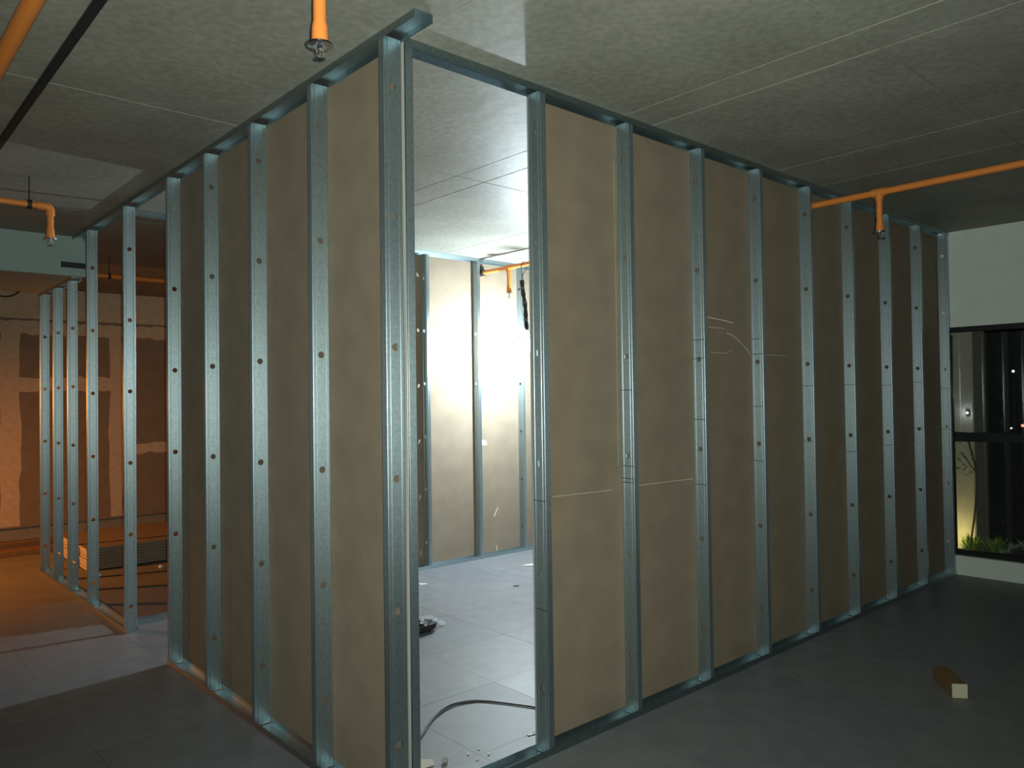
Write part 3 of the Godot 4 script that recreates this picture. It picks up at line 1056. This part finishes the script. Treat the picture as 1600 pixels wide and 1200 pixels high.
# ------------------------------------------------------------------ outdoors, through the window
func outdoors() -> void:
	var g := put("ground", boxed(M.soil, Vector3(5.82, -0.4, -12), Vector3(22, 0.03, 12)))
	tag(g, "dark planted ground outside the low window", "ground", "", "structure")
	var p := put("pillar", boxed(M.rendered_wall, Vector3(6.5, 0.0, -0.9), Vector3(6.85, 3.3, -0.112), 0.01))
	tag(p, "pale rendered pillar standing outside the window", "pillar", "", "structure")
	var where := [[Vector2(6.38, -0.115), "low leafy plant at the foot of the outside pillar, brightest beside the garden lamp", 0.22], [Vector2(6.40, 0.09), "low leafy plant just clear of the pillar edge in the garden outside the window", 0.22], [Vector2(6.46, 0.35), "dim bushy plant, second from the far end of the row outside the window", 0.25], [Vector2(6.38, 0.62), "dim leafy plant farthest from the pillar in the garden outside the window", 0.22]]
	for w in where:
		plant(Vector3(w[0].x, 0.02, w[0].y), w[2], w[1])
	plant_stem(Vector3(6.18, 0.02, -0.09))
	var lights := [[Vector3(12, 1.694, -1.705), M.city_white, "tiny white street light just below the largest one in the window", 0.012], [Vector3(12, 1.848, -1.275), M.city_white, "largest white street light glimmering high in the upper window pane", 0.02], [Vector3(12, 1.024, -1.168), M.city_pink, "pinkish street light glimmering just above the window bar", 0.022], [Vector3(12, 0.982, -1.32), M.city_white, "white street light glimmering low, close to the window bar", 0.014]]
	for l in lights:
		var s := thing("street_light", l[2], "light", Vector3(l[0].x, 0.03, l[0].z))
		var b := MB.new()
		b.ball(Vector3(0, l[0].y - 0.03, 0), Vector3.ONE * l[3], 6, 10)
		put("bulb", b.mesh(l[1]), s)
		put("post", tubed(M.dark_steel, [Vector3(0, l[0].y - 0.03 - l[3], 0), Vector3.ZERO], 0.015, 6), s)
	var wl := thing("wall_light", "small white spark of a lamp fixed on the outside pillar", "light", Vector3(6.5, 1.345, -0.156))
	var bb := MB.new()
	bb.ball(Vector3(-0.03, 0, 0), Vector3(0.012, 0.012, 0.012), 8, 12)
	put("bulb", bb.mesh(M.city_white), wl)
	put("bracket", boxed(M.dark_steel, Vector3(-0.022, -0.02, -0.012), Vector3(0.002, 0.02, 0.012), 0.002), wl)
	var l := OmniLight3D.new()
	l.name = "wall_lamp_light"
	l.light_color = Color(0.85, 0.92, 1.0)
	l.light_energy = 0.01
	l.light_size = 0.012
	l.omni_range = 8.0
	l.omni_attenuation = 2.0
	l.shadow_enabled = true
	l.position = Vector3(-0.03, 0, 0)
	wl.add_child(l)


func plant(at: Vector3, size: float, label: String) -> void:
	var t := thing("garden_plant", label, "plant", at)
	var b := MB.new()
	var s := MB.new()
	for k in 72:
		var a := rng.randf() * TAU
		var lean := rng.randf_range(0.05, 0.42)
		var len_ := size * rng.randf_range(0.55, 1.1)
		var d := Vector3(cos(a) * lean, 1.0, sin(a) * lean).normalized()
		var root := Vector3(rng.randf_range(-0.05, 0.05), 0.0, rng.randf_range(-0.04, 0.04))
		var side := d.cross(Vector3.UP).normalized()
		var wid := size * rng.randf_range(0.03, 0.07)
		var mid := root + d * len_ * 0.6
		var tip := root + d * len_ + Vector3(cos(a), -0.6, sin(a)) * len_ * 0.10
		var low := root + d * len_ * 0.2
		for f in [1.0, -1.0]:
			b.quad(low, mid + side * wid, tip, mid - side * wid, d.cross(side) * f)
		s.tube(PackedVector3Array([root, low]), [0.003], 5, false)
	var o := put("foliage", b.mesh(M.leaf), t)
	o.set_meta("kind", "stuff")
	put("stem", s.mesh(M.stem), t)


func plant_stem(at: Vector3) -> void:
	var t := thing("garden_shrub", "thin dark shrub with a curving stem before the pale pillar outside the window", "plant", at)
	var b := MB.new()
	b.tube(curved([Vector3(0, 0, 0), Vector3(0.01, 0.4, 0.06), Vector3(0, 0.75, 0.09), Vector3(0, 0.95, 0.06), Vector3(0, 1.12, 0.02)]), [0.008], 6)
	b.tube(curved([Vector3(0, 0.80, 0.085), Vector3(0, 0.90, 0.02), Vector3(0, 0.98, -0.03)]), [0.005], 6)
	put("stem", b.mesh(M.stem), t)
	b = MB.new()
	for k in 26:
		var y := rng.randf_range(0.72, 1.15)
		var c := Vector3(rng.randf_range(-0.05, 0.05), y, rng.randf_range(-0.06, 0.10))
		var d := Vector3(rng.randf_range(-1, 1), rng.randf_range(-0.4, 0.6), rng.randf_range(-1, 1)).normalized() * 0.045
		var s := d.cross(Vector3.UP).normalized() * 0.012
		for f in [1.0, -1.0]:
			b.quad(c - d, c + s, c + d, c - s, d.cross(s) * f)
	var o := put("foliage", b.mesh(M.leaf), t)
	o.set_meta("kind", "stuff")
